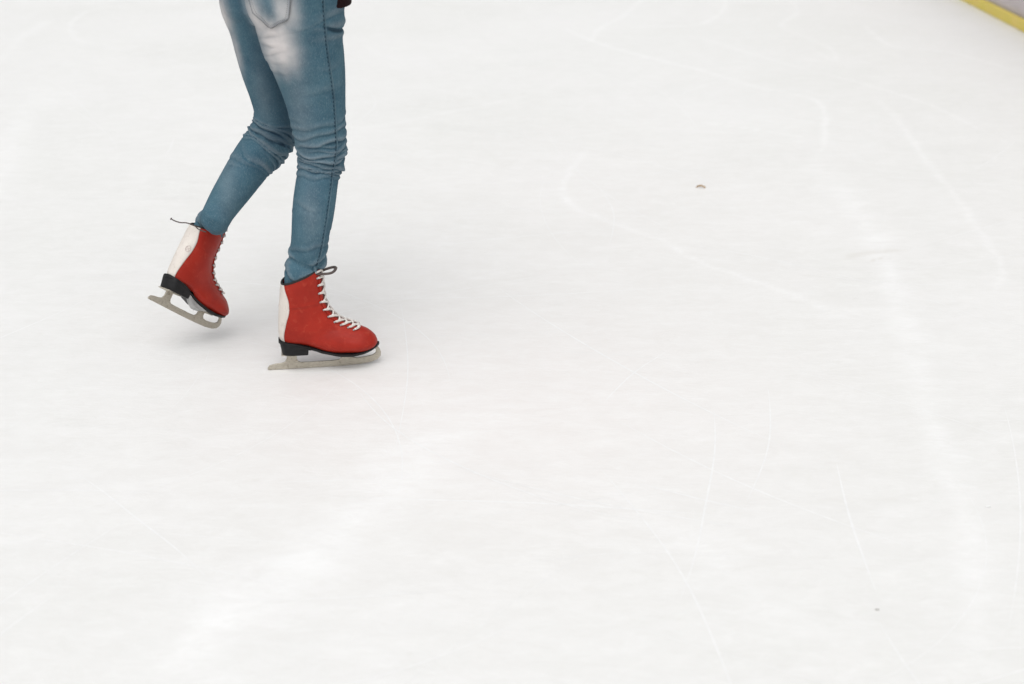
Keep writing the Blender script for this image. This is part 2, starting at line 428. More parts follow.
RL = [(296,-42,50,3.425,1.0),(296,-22,50,3.42,1.0),(297,0,47.5,3.42,1.05),(299.5,20,45,3.42,1.05),(302,40,41.5,3.42,1.0),(307.5,60,37.5,3.425,1.0),(312,80,33.8,3.43,1.0),(315.5,100,30.2,3.435,1.0),
      (318,120,27.5,3.44,1.0),(320.5,140,25.5,3.445,1.0),(321.5,155,24,3.45,1.02),(319.5,168,21.8,3.45,1.02),(317.3,180,21,3.442,1.05),(314.6,200,21.2,3.43,1.1),
      (312.5,218,20.5,3.42,1.08),(310.2,235,18.8,3.415,1.05),(308.2,253,18.0,3.42,.95),(306.8,262,18.2,3.428,.84)]+ankle_rows(MR, (.268, .248, .228, .205), (.0435, .0425, .042, .040))
LL = [(264,-38,46,3.53,1.0),(263,-15,44,3.535,1.0),(263.5,5,43,3.54,1.0),(266.5,28,37,3.55,1.0),(268.5,50,33,3.565,1.0),(271.5,70,30,3.575,1.0),(276,90,27.3,3.59,1.0),
      (279,108,25.3,3.6,1.0),(278,122,24,3.605,1.0),(273,135,23.5,3.6,1.0),(264.5,147,23.2,3.595,1.0),(253.5,160,21.5,3.575,1.0),(244.5,173,20.0,3.56,1.03),
      (235.8,186,18.7,3.54,1.06),(227,199,17.2,3.52,1.05),(219.5,211,15.6,3.505,1.0),(215.2,219,15.0,3.495,.9)]+ankle_rows(MLW, (.270, .252, .232, .205), (.0370, .039, .040, .039))
def leg_path(spec, n=6):
    a = catmull(spec, n); P = np.array([at(q[0], q[1], q[3]) for q in a]); rad = np.array([q[2]/ppm(p) for q, p in zip(a, P)])
    return P, rad, a[:, 4]
def leg_rings(P, rad, rat, k=44, shrink=0.0, s=slice(None)):
    rings = []
    for i in range(len(P)):
        t = P[min(i+2, len(P)-1)]-P[max(i-2, 0)]; t /= np.linalg.norm(t)
        vd = P[i]-CP; vd /= np.linalg.norm(vd)
        u = np.cross(t, vd); u /= np.linalg.norm(u); w = np.cross(u, t)
        rings.append([P[i]+u*(rad[i]-shrink)*math.cos(2*PI*j/k)+w*(rad[i]*rat[i]-shrink)*math.sin(2*PI*j/k) for j in range(k)])
    return rings
RP, RR, RQ = leg_path(RL); LP, LR_, LQ = leg_path(LL)
pc = (RP[6*2]+LP[6*2])/2        # around hip height
PC = np.array([pc[0], pc[1], 0])
# trunk leans forward a little
def trunk_c(z): return np.array([PC[0], PC[1], z])+fw*(.22*max(0, z-1.0))
mb = MB()
mb.loft(leg_rings(RP, RR, RQ)); mb.loft(leg_rings(LP, LR_, LQ))
rings = []
for z, a, b_ in [(.865, .08, .05), (.88, .12, .085), (.91, .15, .105), (.95, .155, .110), (.99, .155, .110), (1.03, .148, .105), (1.06, .140, .098), (1.075, .136, .094)]:
    c = trunk_c(z)+fw*.005
    rings.append([c+lf*a*math.cos(t)+fw*b_*math.sin(t) for t in np.linspace(0, 2*PI, 48, endpoint=False)])
mb.loft(rings)
for sgn, rr in ((-1, .082), (1, .070)):
    mb.ellipsoid(trunk_c(.95)+lf*sgn*(.078 if sgn < 0 else .066)-fw*(.05 if sgn < 0 else .048), (rr, rr, .095))
jm = remesh(mb.mesh(), .0022, 12)

def seg_param(V, P):
    """closest parameter along polyline P (index units) and the distance"""
    best = np.full(len(V), 1e9); par = np.zeros(len(V)); 
    for i in range(0, len(P)-1):
        a, b_ = P[i], P[i+1]; d = b_-a; t = np.clip(((V-a)@d)/(d@d), 0, 1)
        q = a+t[:, None]*d; dist = np.linalg.norm(V-q, axis=1); m = dist < best
        best[m] = dist[m]; par[m] = i+t[m]
    return par, best
V = co_of(jm); Nn = no_of(jm)
pr, dr = seg_param(V, RP); plft, dl = seg_param(V, LP)
rr_ = np.interp(pr, np.arange(len(RP)), RR); rl_ = np.interp(plft, np.arange(len(LP)), LR_)
isR = dr/rr_ < dl/rl_
par = np.where(isR, pr, plft)/6.0        # in units of spec rows
arcR = np.concatenate([[0], np.cumsum(np.linalg.norm(np.diff(RP, axis=0), axis=1))]); arcL = np.concatenate([[0], np.cumsum(np.linalg.norm(np.diff(LP, axis=0), axis=1))])
s = np.where(isR, np.interp(pr, np.arange(len(RP)), arcR), np.interp(plft, np.arange(len(LP)), arcL))
sR = lambda row: arcR[int(row*6)]; sL = lambda row: arcL[int(row*6)]
axisR = np.array([np.interp(pr, np.arange(len(RP)), RP[:, i]) for i in range(3)]).T
axisL = np.array([np.interp(plft, np.arange(len(LP)), LP[:, i]) for i in range(3)]).T
rel = V-np.where(isR[:, None], axisR, axisL)
az = np.arctan2(rel@lf, rel@fw)        # 0 front, +-pi back
def bumpf(x, c, w): return np.exp(-((x-c)/w)**2)
disp = np.zeros(len(V)); dark = np.zeros(len(V))
def fold(cond, c, w, amp, tilt, ph, azc=None, azw=2.0, shape=1.0):
    """one soft cloth ridge round the leg with a sharp valley under it"""
    cc = c+tilt*np.sin(az-ph)+.004*np.sin(2.0*az+ph*3)+.0025*np.sin(5*az+ph*7)
    x = (s-cc)/(w*.82)
    g = np.exp(-x**2)-1.0*np.exp(-((x-1.2)/.42)**2)
    if azc is not None:
        dd = np.angle(np.exp(1j*(az-azc))); g = g*np.exp(-(dd/azw)**2)
    if amp > .002: amp = amp*1.5*(.76+.24*np.sin(2*az+c*900)*np.cos(az-ph*2))
    return np.where(cond, amp*g, 0)
Rk = sR(9.7); rnd = random.Random(11)
for c, w, a_, t, ph, azc, azw in [(Rk-.058, .007, .0022, .006, .5, None, 2), (Rk-.036, .007, .0034, .008, 1.0, -1.2, 2.0), (Rk-.015, .0065, .0048, .006, 2.2, -2.2, 2.2), (Rk-.004, .006, .0034, -.007, .2, -.8, 1.2),
                         (Rk+.008, .0065, .0058, .005, 1.4, -2.0, 2.4), (Rk+.024, .006, .0048, -.006, .8, -1.2, 2.0), (Rk+.036, .006, .0050, .006, 2.5, -2.4, 1.8),
                         (Rk+.054, .006, .0045, .004, .1, -2.0, 2.4), (Rk+.069, .006, .0018, .004, .1, None, 2), (Rk-.085, .009, .0016, .01, 1.2, None, 2)]:
    disp += fold(isR, c, w, a_, t, ph, azc, azw)
for k in range(7):
    disp += fold(isR, Rk-.03+.014*k+rnd.uniform(-.003, .003), .0036, .0026, rnd.uniform(-.004, .006), rnd.uniform(0, 6.28), rnd.uniform(-3, -.6), rnd.uniform(.5, 1.2))
Ra = sR(17.6)
for c, w, a_, t, ph in [(Ra-.075, .008, .0015, .014, 1.0), (Ra-.05, .007, .0028, .016, 2.0), (Ra-.032, .006, .0032, -.014, .5), (Ra-.017, .0055, .0038, .014, 1.5), (Ra-.002, .005, .0032, -.01, .9), (Ra+.012, .005, .003, .01, 2.2)]:
    disp += fold(isR, c, w, a_, t, ph)
Lk = sL(9.4)
for c, w, a_, t, ph, azc, azw in [(Lk-.062, .007, .0025, .006, 2.8, None, 2), (Lk-.040, .007, .0040, -.008, 1.0, -2.6, 2.0), (Lk-.020, .0065, .0052, -.012, 2.2, -2.6, 2.2), (Lk-.004, .006, .0055, -.010, 2.6, -2.6, 2.2),
                         (Lk+.014, .006, .0060, -.008, 2.4, -2.6, 2.4), (Lk+.030, .006, .0056, -.012, 2.8, -2.4, 2.4), (Lk+.046, .0065, .0035, -.012, 2.5, -1.4, 2.0),
                         (Lk+.064, .007, .0030, -.01, .1, -1.0, 1.6), (Lk+.09, .009, .0015, .01, .1, None, 2)]:
    disp += fold(~isR, c, w, a_, t, ph, azc, azw)
for k in range(7):
    disp += fold(~isR, Lk-.045+.016*k+rnd.uniform(-.003, .003), .0036, .0026, rnd.uniform(-.012, -.002), rnd.uniform(1.6, 3), rnd.uniform(-3, -.6), rnd.uniform(.5, 1.2))
La = sL(17.2)
for c, w, a_, t, ph in [(La-.052, .006, .0030, .008, 1.0), (La-.034, .006, .0050, .010, 2.0), (La-.020, .005, .0052, -.008, .5), (La-.002, .0055, .0042, .008, 1.5), (La+.013, .005, .003, -.006, .9)]:
    disp += fold(~isR, c, w, a_, t, ph)
# random shallow cloth creases elsewhere
for k in range(26):
    onR = rnd.random() < .5; c = rnd.uniform(.05, .92)
    disp += fold(isR if onR else ~isR, c, rnd.uniform(.005, .012), rnd.uniform(.0006, .0014), rnd.uniform(-.03, .03), rnd.uniform(0, 6.28), rnd.uniform(-3.1, 3.1), rnd.uniform(.4, .9))
# creases under the seat of the right leg, left facing edge
for yy, am, tl in [(32, .0016, .25), (42, .0018, -.1), (50, .0014, .35), (60, .0010, .1), (71, .0016, .05)]:
    q = at(262+yy*.22, yy, 3.36); d2 = V-q
    disp += np.where(isR, am*np.exp(-((d2[:, 2]-tl*d2[:, 0]-.003*np.sin(d2[:, 0]*160+yy))/.0055)**2)*np.exp(-(d2[:, 0]/.028)**2)-am*.8*np.exp(-((d2[:, 2]+.009-tl*d2[:, 0])/.004)**2)*np.exp(-(d2[:, 0]/.028)**2), 0)
# front hip crease (horizontal, dark gap at the right front of the hip)
q = at(337, 28, 3.40); d2 = V-q
disp -= .010*np.exp(-((d2[:, 2]+.02*np.sin(d2[:, 0]*30))/.0042)**2)*np.exp(-(np.clip(-(d2[:, 0]+.004), 0, 1)/.022)**2)*(V[:, 0] > q[0]-.06)
disp += .004*np.exp(-((d2[:, 2]-.012)/.008)**2)*np.exp(-(d2[:, 0]/.04)**2)+.003*np.exp(-((d2[:, 2]+.014)/.008)**2)*np.exp(-(d2[:, 0]/.04)**2)
q = at(336, 8, 3.40); d2 = V-q
disp += .003*np.exp(-((d2[:, 2]-.3*d2[:, 0])/.007)**2)*np.exp(-(d2[:, 0]/.03)**2)
V2 = V+Nn*disp[:, None]
E = np.empty(len(jm.edges)*2, np.int32); jm.edges.foreach_get('vertices', E); E = E.reshape(-1, 2)
deg = np.bincount(E.ravel(), minlength=len(V2))[:, None]
for _ in range(3):
    acc = np.stack([np.bincount(E[:, 0], V2[E[:, 1], i], len(V2))+np.bincount(E[:, 1], V2[E[:, 0], i], len(V2)) for i in range(3)], 1)
    V2 = V2*.5+.5*acc/deg
set_co(jm, V2)
def fade_of(P, Nrm=None):
    f = np.zeros(len(P))
    def blob(px, py, rx, rz, amp, yy=3.38, p=2.0, skew=0.0):
        c = at(px, py, yy); k = ppm(c); dx = (P[:, 0]-c[0])*k/rx; dz = (P[:, 2]-c[2])*k/(rz)
        dx = dx-skew*dz
        return amp*np.exp(-(np.abs(dx+.04*np.sin(dz*5)+.025*np.sin(dz*13+1))**p+np.abs(dz+.06*np.sin(dx*9))**p))*(P[:, 1] < yy+.12)
    # pale worn patch below and around the pocket
    f = np.maximum(f, blob(278.5, 41, 20, 31, .88, 3.36, 2.8, -.14))
    f = np.maximum(f, blob(262, 18, 16, 24, .75, 3.36, 3.0, -.3))
    f = np.maximum(f, blob(288, 8, 15, 22, .6, 3.36, 3.0))
    f *= 1-.75*np.clip(blob(270, 2, 9, 15, 1, 3.36, 3.0), 0, 1)
    f = np.maximum(f, blob(225, 12, 9, 26, .8, 3.52, 2.0, -.28))
    f = np.maximum(f, blob(236, 50, 6, 26, .5, 3.52, 2.0, -.25))
    f = np.maximum(f, blob(300, 100, 13, 75, .08, 3.38)); f = np.maximum(f, blob(262, 95, 10, 40, .08, 3.5))
    f = np.maximum(f, blob(310, 215, 10, 30, .08, 3.36)); f = np.maximum(f, blob(228, 185, 10, 30, .07, 3.5))
    return f
fd = fade_of(V2); 
jd = np.clip(-disp/.003, 0, 1)*.6  # crease shade painted into the denim colour, deepest in the fold valleys
fd = np.clip(fd+np.clip(disp/.004, 0, 1)*.12, 0, 1)
# denim colour darkened on the inner side of the left thigh
inner = np.where(~isR, bumpf(np.angle(np.exp(1j*(az+1.9))), 0, .7)*(s < .46)*.6, 0)
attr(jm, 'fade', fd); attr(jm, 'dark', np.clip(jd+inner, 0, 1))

person = bpy.data.objects.new('person', None); C.objects.link(person)
tag(person, 'person in faded blue skinny jeans and red ice skates gliding with one skate lifted', 'person')
jeans = link('jeans', jm, DENIM, person)
bvh = BVHTree.FromPolygons([tuple(v) for v in V2.tolist()], [tuple(p.vertices) for p in jm.polygons])
def hit(px, py):
    d = Vector(ray(px, py)).normalized(); r_ = bvh.ray_cast(Vector(CP), d)
    return (np.array(r_[0]), np.array(r_[1])) if r_[0] is not None else (None, None)
# side seam: stitches along the outer side of the right leg
def stitches(mb, path, step, ln, rad, off=.0008, skip=None):
    pts = []
    for p in catmull(path, 40):
        a, n = hit(*p)
        if a is None: continue
        if np.dot(n, CP-a) < 0: n = -n
        pts.append(a+n*off)
    pts = np.array(pts); d = np.concatenate([[0], np.cumsum(np.linalg.norm(np.diff(pts, axis=0), axis=1))])
    m = max(4, int(d[-1]/step)*6); q = []; rd = []
    for u in np.linspace(0, d[-1], m):
        q.append([np.interp(u, d, pts[:, i]) for i in range(3)]); rd.append(rad if (u/step) % 1 < ln/step else rad*.05)
    if m > 4: mb.tube(q, rd, 5)
    return pts
mb = MB()
seam_px = [(322,-8),(323,10),(324.5,30),(326.5,50),(329,68),(331.5,85),(333.5,105),(334.8,125),(335.5,140)]
seam2 = [(332,172),(330.5,185),(328.5,200),(326.5,215),(324,230),(321.5,245),(318.5,258),(316,266)]
p1 = stitches(mb, catmull(seam_px+[(335.5,150),(334.5,160)]+seam2, 1), .0105, .0050, .0012, .0003)
mb.build('side_seam', THREAD, jeans)
mb = MB(); mb.tube([p+np.array([.004, 0, 0]) for p in p1[::14]], .0011, 6)
sm = mb.mesh(); Vs = co_of(sm); attr(sm, 'fade', np.full(len(Vs), .05)); attr(sm, 'dark', np.zeros(len(Vs))); link('seam_fold', sm, DENIM, jeans)
# back pocket: a patch sewn on the right seat
def pocket():
    n = 30; rows = []
    top = [(241, -34), (293, -34)]
    def edge(v):   # v 0 top .. 1 bottom: left and right edge
        yl = -34+v*(12.5+34); yr = -34+v*(18.5+34)
        return (241+v*12.5, yl), (293.5-v*4.5, yr)
    Vv = []; idx = {}; faces = []
    for j in range(n+1):
        v = j/n
        for i in range(n+1):
            u = i/n
            l, r_ = edge(min(1, v))
            x = l[0]*(1-u)+r_[0]*u; y = l[1]*(1-u)+r_[1]*u
            # pointed bottom
            tip = 1-abs((u-.5)/.5)
            y += v**3*tip*12.5
            a, nn = hit(x, y)
            if a is None: continue
            if np.dot(nn, CP-a) < 0: nn = -nn
            idx[(i, j)] = len(Vv); Vv.append(a+nn*.0022)
    for j in range(n):
        for i in range(n):
            q = [(i, j), (i+1, j), (i+1, j+1), (i, j+1)]
            if all(k in idx for k in q): faces.append(tuple(idx[k] for k in q))
    m_ = mesh(Vv, faces); Pv = co_of(m_)
    attr(m_, 'fade', fade_of(Pv)); key = {}
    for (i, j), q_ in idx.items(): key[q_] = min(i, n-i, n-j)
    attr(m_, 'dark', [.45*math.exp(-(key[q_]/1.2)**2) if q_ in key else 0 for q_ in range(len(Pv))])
    o = link('back_pocket', m_, DENIM, jeans); so = o.modifiers.new('t', 'SOLIDIFY'); so.thickness = .0022; so.offset = -1
    th = basic('tan_grey_thread', (.17, .17, .17), .9)
    for inset in (0, 1):
        k = 2.6*inset; mb = MB()
        path = [(242+k, -30), (248+k, -8), (253.8+k*.9, 11-k*.3), (262+k*.3, 19.5-k), (271.2, 27.5-k*1.2), (280, 23-k), (288.5-k, 18-k*.5), (291-k, -5), (292-k, -30)]
        stitches(mb, path, .0046, .0036, .0010, .0037)
        mb.build('pocket_stitching', th, jeans)
pocket()

# ------------------------------------------------------------------ body under the clothes (one continuous mesh)
body = MB()
body.loft(leg_rings(RP[6:], RR[6:], RQ[6:], 32, .012)); body.loft(leg_rings(LP[6:], LR_[6:], LQ[6:], 32, .012))
def oval(c, a, b_, k=36, fx=fw, lx=lf, p=2.0):
    out = []
    for t in np.linspace(0, 2*PI, k, endpoint=False):
        ct, st = math.cos(t), math.sin(t)
        out.append(c+lx*a*math.copysign(abs(ct)**(2/p), ct)+fx*b_*math.copysign(abs(st)**(2/p), st))
    return out
body.loft([oval(trunk_c(z), a, b_) for z, a, b_ in [(.89, .10, .07), (.95, .145, .095), (1.03, .13, .085), (1.10, .118, .08), (1.2, .128, .088), (1.3, .145, .098), (1.38, .16, .09), (1.43, .13, .07), (1.46, .06, .055)]])
NB = trunk_c(1.44); HC = NB+np.array([0, 0, .185])+fw*.045
body.loft([oval(NB+(HC-NB)*t, .052-.006*math.sin(PI*t), .054, 28) for t in np.linspace(-.05, .7, 8)])
Mh = np.array([fw, lf, zz]).T
body.ellipsoid(HC+np.array([0, 0, .02]), (.094, .074, .092), Mh)                  # skull
body.ellipsoid(HC+fw*.022-zz*.045, (.066, .056, .068), Mh)                         # jaw
body.ellipsoid(HC+fw*.070-zz*.092, (.018, .020, .015), Mh)                         # chin
body.loft([oval(HC+fw*(.088+.018*t)+zz*(.018-.045*t), .006+.008*t, .006+.008*t, 14) for t in np.linspace(0, 1, 6)])   # nose
body.ellipsoid(HC+fw*.085-zz*.058, (.010, .022, .005), Mh); body.ellipsoid(HC+fw*.083-zz*.067, (.010, .019, .005), Mh)  # lips
for sg in (-1, 1):
    body.ellipsoid(HC+lf*sg*.073-zz*.01-fw*.008, (.017, .006, .030), Mh)           # ears
    body.ellipsoid(HC+fw*.078+lf*sg*.030+zz*.028, (.010, .022, .006), Mh)          # brows
# arms: hands rest in the jacket pockets
arms = []
for sg in (-1, 1):
    sh = trunk_c(1.385)+lf*sg*.175; el = trunk_c(1.13)+lf*sg*.245-fw*.10; wr = trunk_c(1.07)+lf*sg*.175+fw*.075; hd = trunk_c(1.06)+lf*sg*.125+fw*.115
    pts = catmull([sh-lf*sg*.03, sh, (sh+el)/2-fw*.01, el, (el+wr)/2, wr, hd], 5); arms.append(pts)
    rad = np.interp(np.linspace(0, 1, len(pts)), [0, .17, .5, .83, 1], [.045, .045, .036, .024, .022])
    body.tube(pts, list(rad), 20)
bmesh_ = remesh(body.mesh(), .006, 6)
body_o = link('body', bmesh_, SKIN, person)
for sg in (-1, 1):
    mb = MB(); mb.ellipsoid(HC+fw*.074+lf*sg*.030+zz*.012, (.012, .014, .009), Mh, 16, 10); eo = mb.build('eye', EYE, person)
    mb = MB(); mb.ellipsoid(HC+fw*.0835+lf*sg*.030+zz*.012, (.0035, .0055, .0055), Mh, 14, 8); mb.build('iris', IRIS, eo)
# hair: cap plus shoulder length fall
hair = MB()
hair.ellipsoid(HC+np.array([0, 0, .034])-fw*.014, (.103, .086, .095), Mh, 28, 16)
hair.loft([oval(HC-fw*(.052+.02*t)-zz*(.02+.26*t), .082-.02*t, .045-.018*t, 28) for t in np.linspace(0, 1, 10)])
hm = remesh(hair.mesh(), .006, 4); Vh = co_of(hm); Nh = no_of(hm)
ah = np.arctan2((Vh-HC)@lf, (Vh-HC)@fw); Vh += Nh*(.0025*np.sin(ah*38+6*np.sin(Vh[:, 2]*20)))[:, None]; set_co(hm, Vh)
link('hair', hm, HAIR, person)
# jacket
jk = MB()
def hem_drop(t):  # lower in front right, higher over the seat
    return 0
rings = []
for z, a, b_ in [(1.0, .175, .135), (1.04, .172, .132), (1.12, .160, .125), (1.22, .160, .124), (1.32, .178, .125), (1.39, .185, .11), (1.43, .15, .092), (1.455, .09, .078), (1.50, .072, .07)]:
    ring = []
    for p in oval(trunk_c(z)+fw*.01, a, b_, 56, p=2.3):
        if z < 1.1:
            k = (1.1-z)/.1; q_ = p-trunk_c(z); fr = np.clip((float(q_ @ np.array([.90, -.43, 0]))-.075)/.055, 0, 1); fr = fr*fr*(3-2*fr)
            p = p+zz*(-.088*fr*k+.012*k)+np.array([.010, -.012, 0])*fr*k
        ring.append(p)
    rings.append(ring)
jk.loft(rings)
for pts in arms: jk.tube(pts[:-3], list(np.interp(np.linspace(0, 1, len(pts)-3), [0, .2, .5, 1], [.075, .068, .058, .043])), 24)
km = remesh(jk.mesh(), .0045, 12); Vk = co_of(km); Nk = no_of(km)
f_ = (.004*np.sin(Vk[:, 2]*70+3*np.sin(Vk[:, 0]*14))+.003*np.sin(Vk[:, 2]*43+Vk[:, 0]*50)); Vk += Nk*f_[:, None]; set_co(km, Vk)
jko = link('jacket', km, JACKET, person)

# ------------------------------------------------------------------ ice skates (built in their own frame: x forward, y to the outside, z up)
PROF = [((.051, .236), (.152, .272), .040), ((.048, .220), (.156, .250), .040), ((.046, .200), (.158, .222), .039), ((.043, .178), (.160, .192), .037), ((.040, .153), (.170, .166), .035), ((.038, .123), (.186, .144), .034),
        ((.038, .095), (.205, .130), .034), ((.048, .076), (.222, .123), .034), ((.080, .072), (.238, .116), .036), ((.115, .063), (.250, .110), .040), ((.150, .051), (.263, .104), .044),
        ((.190, .043), (.275, .097), .046), ((.230, .041), (.285, .088), .044), ((.262, .045), (.293, .079), .037), ((.284, .051), (.2975, .070), .026), ((.294, .056), (.299, .064), .012)]
PR = catmull([(a[0], a[1], b_[0], b_[1], w) for a, b_, w in PROF], 6)
def sec(q, phi, off=0.0):
    """point on the boot skin: phi 0 = back/underside, pi = front/top"""
    a = np.array([q[0], q[1]]); b_ = np.array([q[2], q[3]]); w = q[4]
    c = (a+b_)/2; h = (b_-a)/2; L = np.linalg.norm(h); hd = h/L
    cp, sp = math.cos(phi), math.sin(phi)
    e = .80; ec = math.copysign(abs(cp)**e, cp); es = math.copysign(abs(sp)**.85, sp)
    wid = w*(1-.20*(1-cp)/2)
    if phi == 0 or True:
        wid = w*(1.0-.26*max(0, -cp))
    p = c-hd*ec*(L+off); 
    return np.array([p[0], es*(wid+off), p[1]])
def boot_surface(i, phi, off): return sec(PR[i], phi, off)
def make_skate(side, parent):
    """side: +1 outer side at -y of the local frame"""
    K = 56; mb = MB()
    rings = [[sec(q, 2*PI*k/K) for k in range(K)] for q in PR]
    # outer shell, open collar, with a rolled inner wall going down
    inner = [[sec(q, 2*PI*k/K, -.004) for k in range(K)] for q in PR[:12]][::-1]
    allr = inner+rings
    n = K; v = [p for r_ in allr for p in r_]; f = []
    for i in range(len(allr)-1):
        for j in range(n): k2 = (j+1) % n; f.append((i*n+j, i*n+k2, (i+1)*n+k2, (i+1)*n+j))
    f.append(tuple((len(allr)-1)*n+j for j in range(n)))
    mb.add(v, f)
    bo = mb.build('ice_skate', RED, parent)
    Vb = co_of(bo.data); Nb = no_of(bo.data)
    cen = np.array([.1, 0, .16])
    # ankle creases and gentle dents in the leather
    dz = -.0016*np.exp(-((Vb[:, 2]-.176-.05*(Vb[:, 0]-.1))/.0028)**2)*(np.abs(Vb[:, 1]) > .015)*(Vb[:, 0] > .075)
    dz += .0014*np.exp(-((Vb[:, 2]-.182-.05*(Vb[:, 0]-.1))/.004)**2)*(Vb[:, 0] > .06)
    dz += -.0018*np.exp(-((Vb[:, 2]-.118+.55*(Vb[:, 0]-.17))/.003)**2)*np.exp(-((Vb[:, 0]-.175)/.03)**2)
    dz += -.0012*np.exp(-((Vb[:, 2]-.088+.2*(Vb[:, 0]-.21))/.003)**2)*np.exp(-((Vb[:, 0]-.22)/.03)**2)
    dz += .0010*np.sin(Vb[:, 0]*70+Vb[:, 2]*40)*np.sin(Vb[:, 2]*55+Vb[:, 1]*40)
    set_co(bo.data, Vb+Nb*dz[:, None])
    bo.modifiers.new('sub', 'SUBSURF').render_levels = 1
    # white heel panel
    mb = MB(); rr2 = []
    i1 = 43
    hw = np.interp(np.linspace(0, 1, i1+1), np.linspace(0, 1, 25), catmull([(v_, 0) for v_ in (.50, .66, .84, .86, .68, .50, .36)], 4)[:, 0])
    m_ = 14; wa, wb = (1.22, .85) if side > 0 else (.85, 1.22)
    for i in range(0, i1+1):
        ring = [sec(PR[i], a_, .0016) for a_ in np.linspace(-hw[i]*wa, hw[i]*wb, m_+1)]+[sec(PR[i], a_, -.0005) for a_ in np.linspace(hw[i]*wb, -hw[i]*wa, m_+1)]
        rr2.append(ring)
    mb.loft(rr2); mb.build('heel_panel', WHITE_L, bo)
    # stitched round emblem on the heel panel
    mb = MB()
    for sg in (side,):
        cphi = sg*.42; ci = 20
        cpt = sec(PR[ci], cphi, .002); t1 = sec(PR[ci+2], cphi, .002)-sec(PR[ci-2], cphi, .002); t1 /= np.linalg.norm(t1)
        t2 = sec(PR[ci], cphi+.15, .002)-sec(PR[ci], cphi-.15, .002); t2 -= t1*np.dot(t1, t2); t2 /= np.linalg.norm(t2)
        mb.tube([cpt+(t1*math.cos(a)+t2*math.sin(a)*.8)*.0085 for a in np.linspace(0, 2*PI, 26)], .0006, 6)
        mb.tube([cpt+t1*.0085*math.cos(a)+t2*.0045*math.sin(a*2) for a in np.linspace(0, 2*PI, 26)], .0005, 6)
    mb.build('emblem', basic('emblem_grey', (.50, .40, .38), .7) if 'emblem_grey' not in bpy.data.materials else bpy.data.materials['emblem_grey'], bo)
    # collar lining
    mb = MB()
    mb.tube([sec(PR[0], a, -.0015)+np.array([0, 0, .001]) for a in np.linspace(0, 2*PI, 49)], .0028, 8)
    mb.loft([[sec(PR[i], 2*PI*k/40, -.0045) for k in range(40)] for i in range(0, 8)], cap=False)
    mb.build('collar_lining', LINING, bo)
    # tongue strip
    mb = MB(); rr2 = []
    for i in range(0, 52):
        wv = .34 if i < 30 else .34-.0*(i-30); m_ = 8; o1 = .0030 if i < 30 else .0022
        rr2.append([sec(PR[i], PI-wv+2*wv*k/m_, o1) for k in range(m_+1)]+[sec(PR[i], PI+wv-2*wv*k/m_, -.001) for k in range(m_+1)])
    q = rr2[0]; rr2.insert(0, [p+np.array([.006, 0, .014]) for p in q]); rr2.insert(0, [p+np.array([.010, 0, .020]) for p in q])
    mb.loft(rr2); mb.build('tongue', TONGUE, bo)
    # facing edge (doubled leather beside the tongue)
    mb = MB()
    for sg in (-1, 1):
        rr2 = []
        for i in range(0, 54):
            a0, a1 = .36, .62
            rr2.append([sec(PR[i], PI+sg*a, .0026) for a in np.linspace(a0, a1, 5)]+[sec(PR[i], PI+sg*a, -.0008) for a in np.linspace(a1, a0, 5)])
        mb.loft(rr2)
    mb.build('facing', RED, bo)
    # laces: bars out of the eyelets and crossings over the tongue
    st = [1, 5, 9.5, 14, 19, 24, 29, 34.5, 40.5, 47, 53]
    def S_(i, phi, off):
        a = int(i); t = i-a; return sec(PR[a], phi, off)*(1-t)+sec(PR[min(a+1, len(PR)-1)], phi, off)*t
    mb = MB()
    for k_, i in enumerate(st):
        for sg in (-1, 1):
            # fat loop leaving the eyelet
            mb.tube([S_(i, PI+sg*.66, .0012), S_(i, PI+sg*.60, .0044), S_(i+.4*sg, PI+sg*.42, .0062), S_(i+.6, PI+sg*.22, .0060)], [.0026, .0032, .0032, .0028], 8)
            if k_+1 < len(st):
                j = st[k_+1]
                mb.tube([S_(i+(j-i)*t, PI+sg*(.5-1.0*t), .0048+.0022*math.sin(PI*t)) for t in np.linspace(0, 1, 8)], .0026, 8)
    link('lace', remesh(mb.mesh(), .0009, 2), LACE, bo)
    for i in st:
        for sg in (-1, 1):
            mb = MB(); mb.ellipsoid(S_(i, PI+sg*.72, .0018), (.0028, .0028, .0028), None, 10, 6); mb.build('eyelet', PLATE, bo)
    # sole: footprint follows the boot bottom, thick heel, thin waist and forefoot
    mb = MB(); T = []
    def wsole(x):
        return float(np.interp(x, [.034, .040, .050, .07, .10, .13, .16, .20, .23, .26, .28, .295, .3035], [.010, .022, .029, .033, .033, .031, .036, .044, .045, .039, .031, .018, .004]))
    def zt(x): return float(np.interp(x, [.034, .050, .08, .115, .15, .19, .23, .262, .284, .304], [.085, .082, .0775, .067, .055, .047, .045, .049, .055, .061]))
    rr2 = []
    for x in np.linspace(.0345, .3035, 70):
        w = wsole(x); t = zt(x); th = .0065 if x > .12 else .008
        rr2.append([(x, -w, t), (x, -w*.98, t-th*.5), (x, -w*.93, t-th), (x, 0, t-th), (x, w*.93, t-th), (x, w*.98, t-th*.5), (x, w, t), (x, 0, t+.002)])
    mb.loft(rr2)
    rr2 = []   # heel block
    for z_, x0, x1, ws in [(.083, .036, .122, 1.0), (.068, .038, .115, .97), (.057, .040, .112, .94), (.0465, .042, .111, .93)]:
        ring = []
        for xx, s_ in [(x0, .0), (x0+.003, -.6), (x0+.012, -.88), (x0+.03, -1), (x1, -1), (x1+.002, 0), (x1, 1), (x0+.03, 1), (x0+.012, .88), (x0+.003, .6)]:
            zz_ = z_ if z_ < .075 else min(z_, zt(xx)-.002)
            ring.append((xx, s_*.0335*ws, zz_))
        rr2.append(ring)
    mb.loft(rr2)
    bevel(mb.build('sole', BLACK, bo, True), .0012)
    # grey shank plate under the inner side of the waist
    mb = MB(); rr2 = []
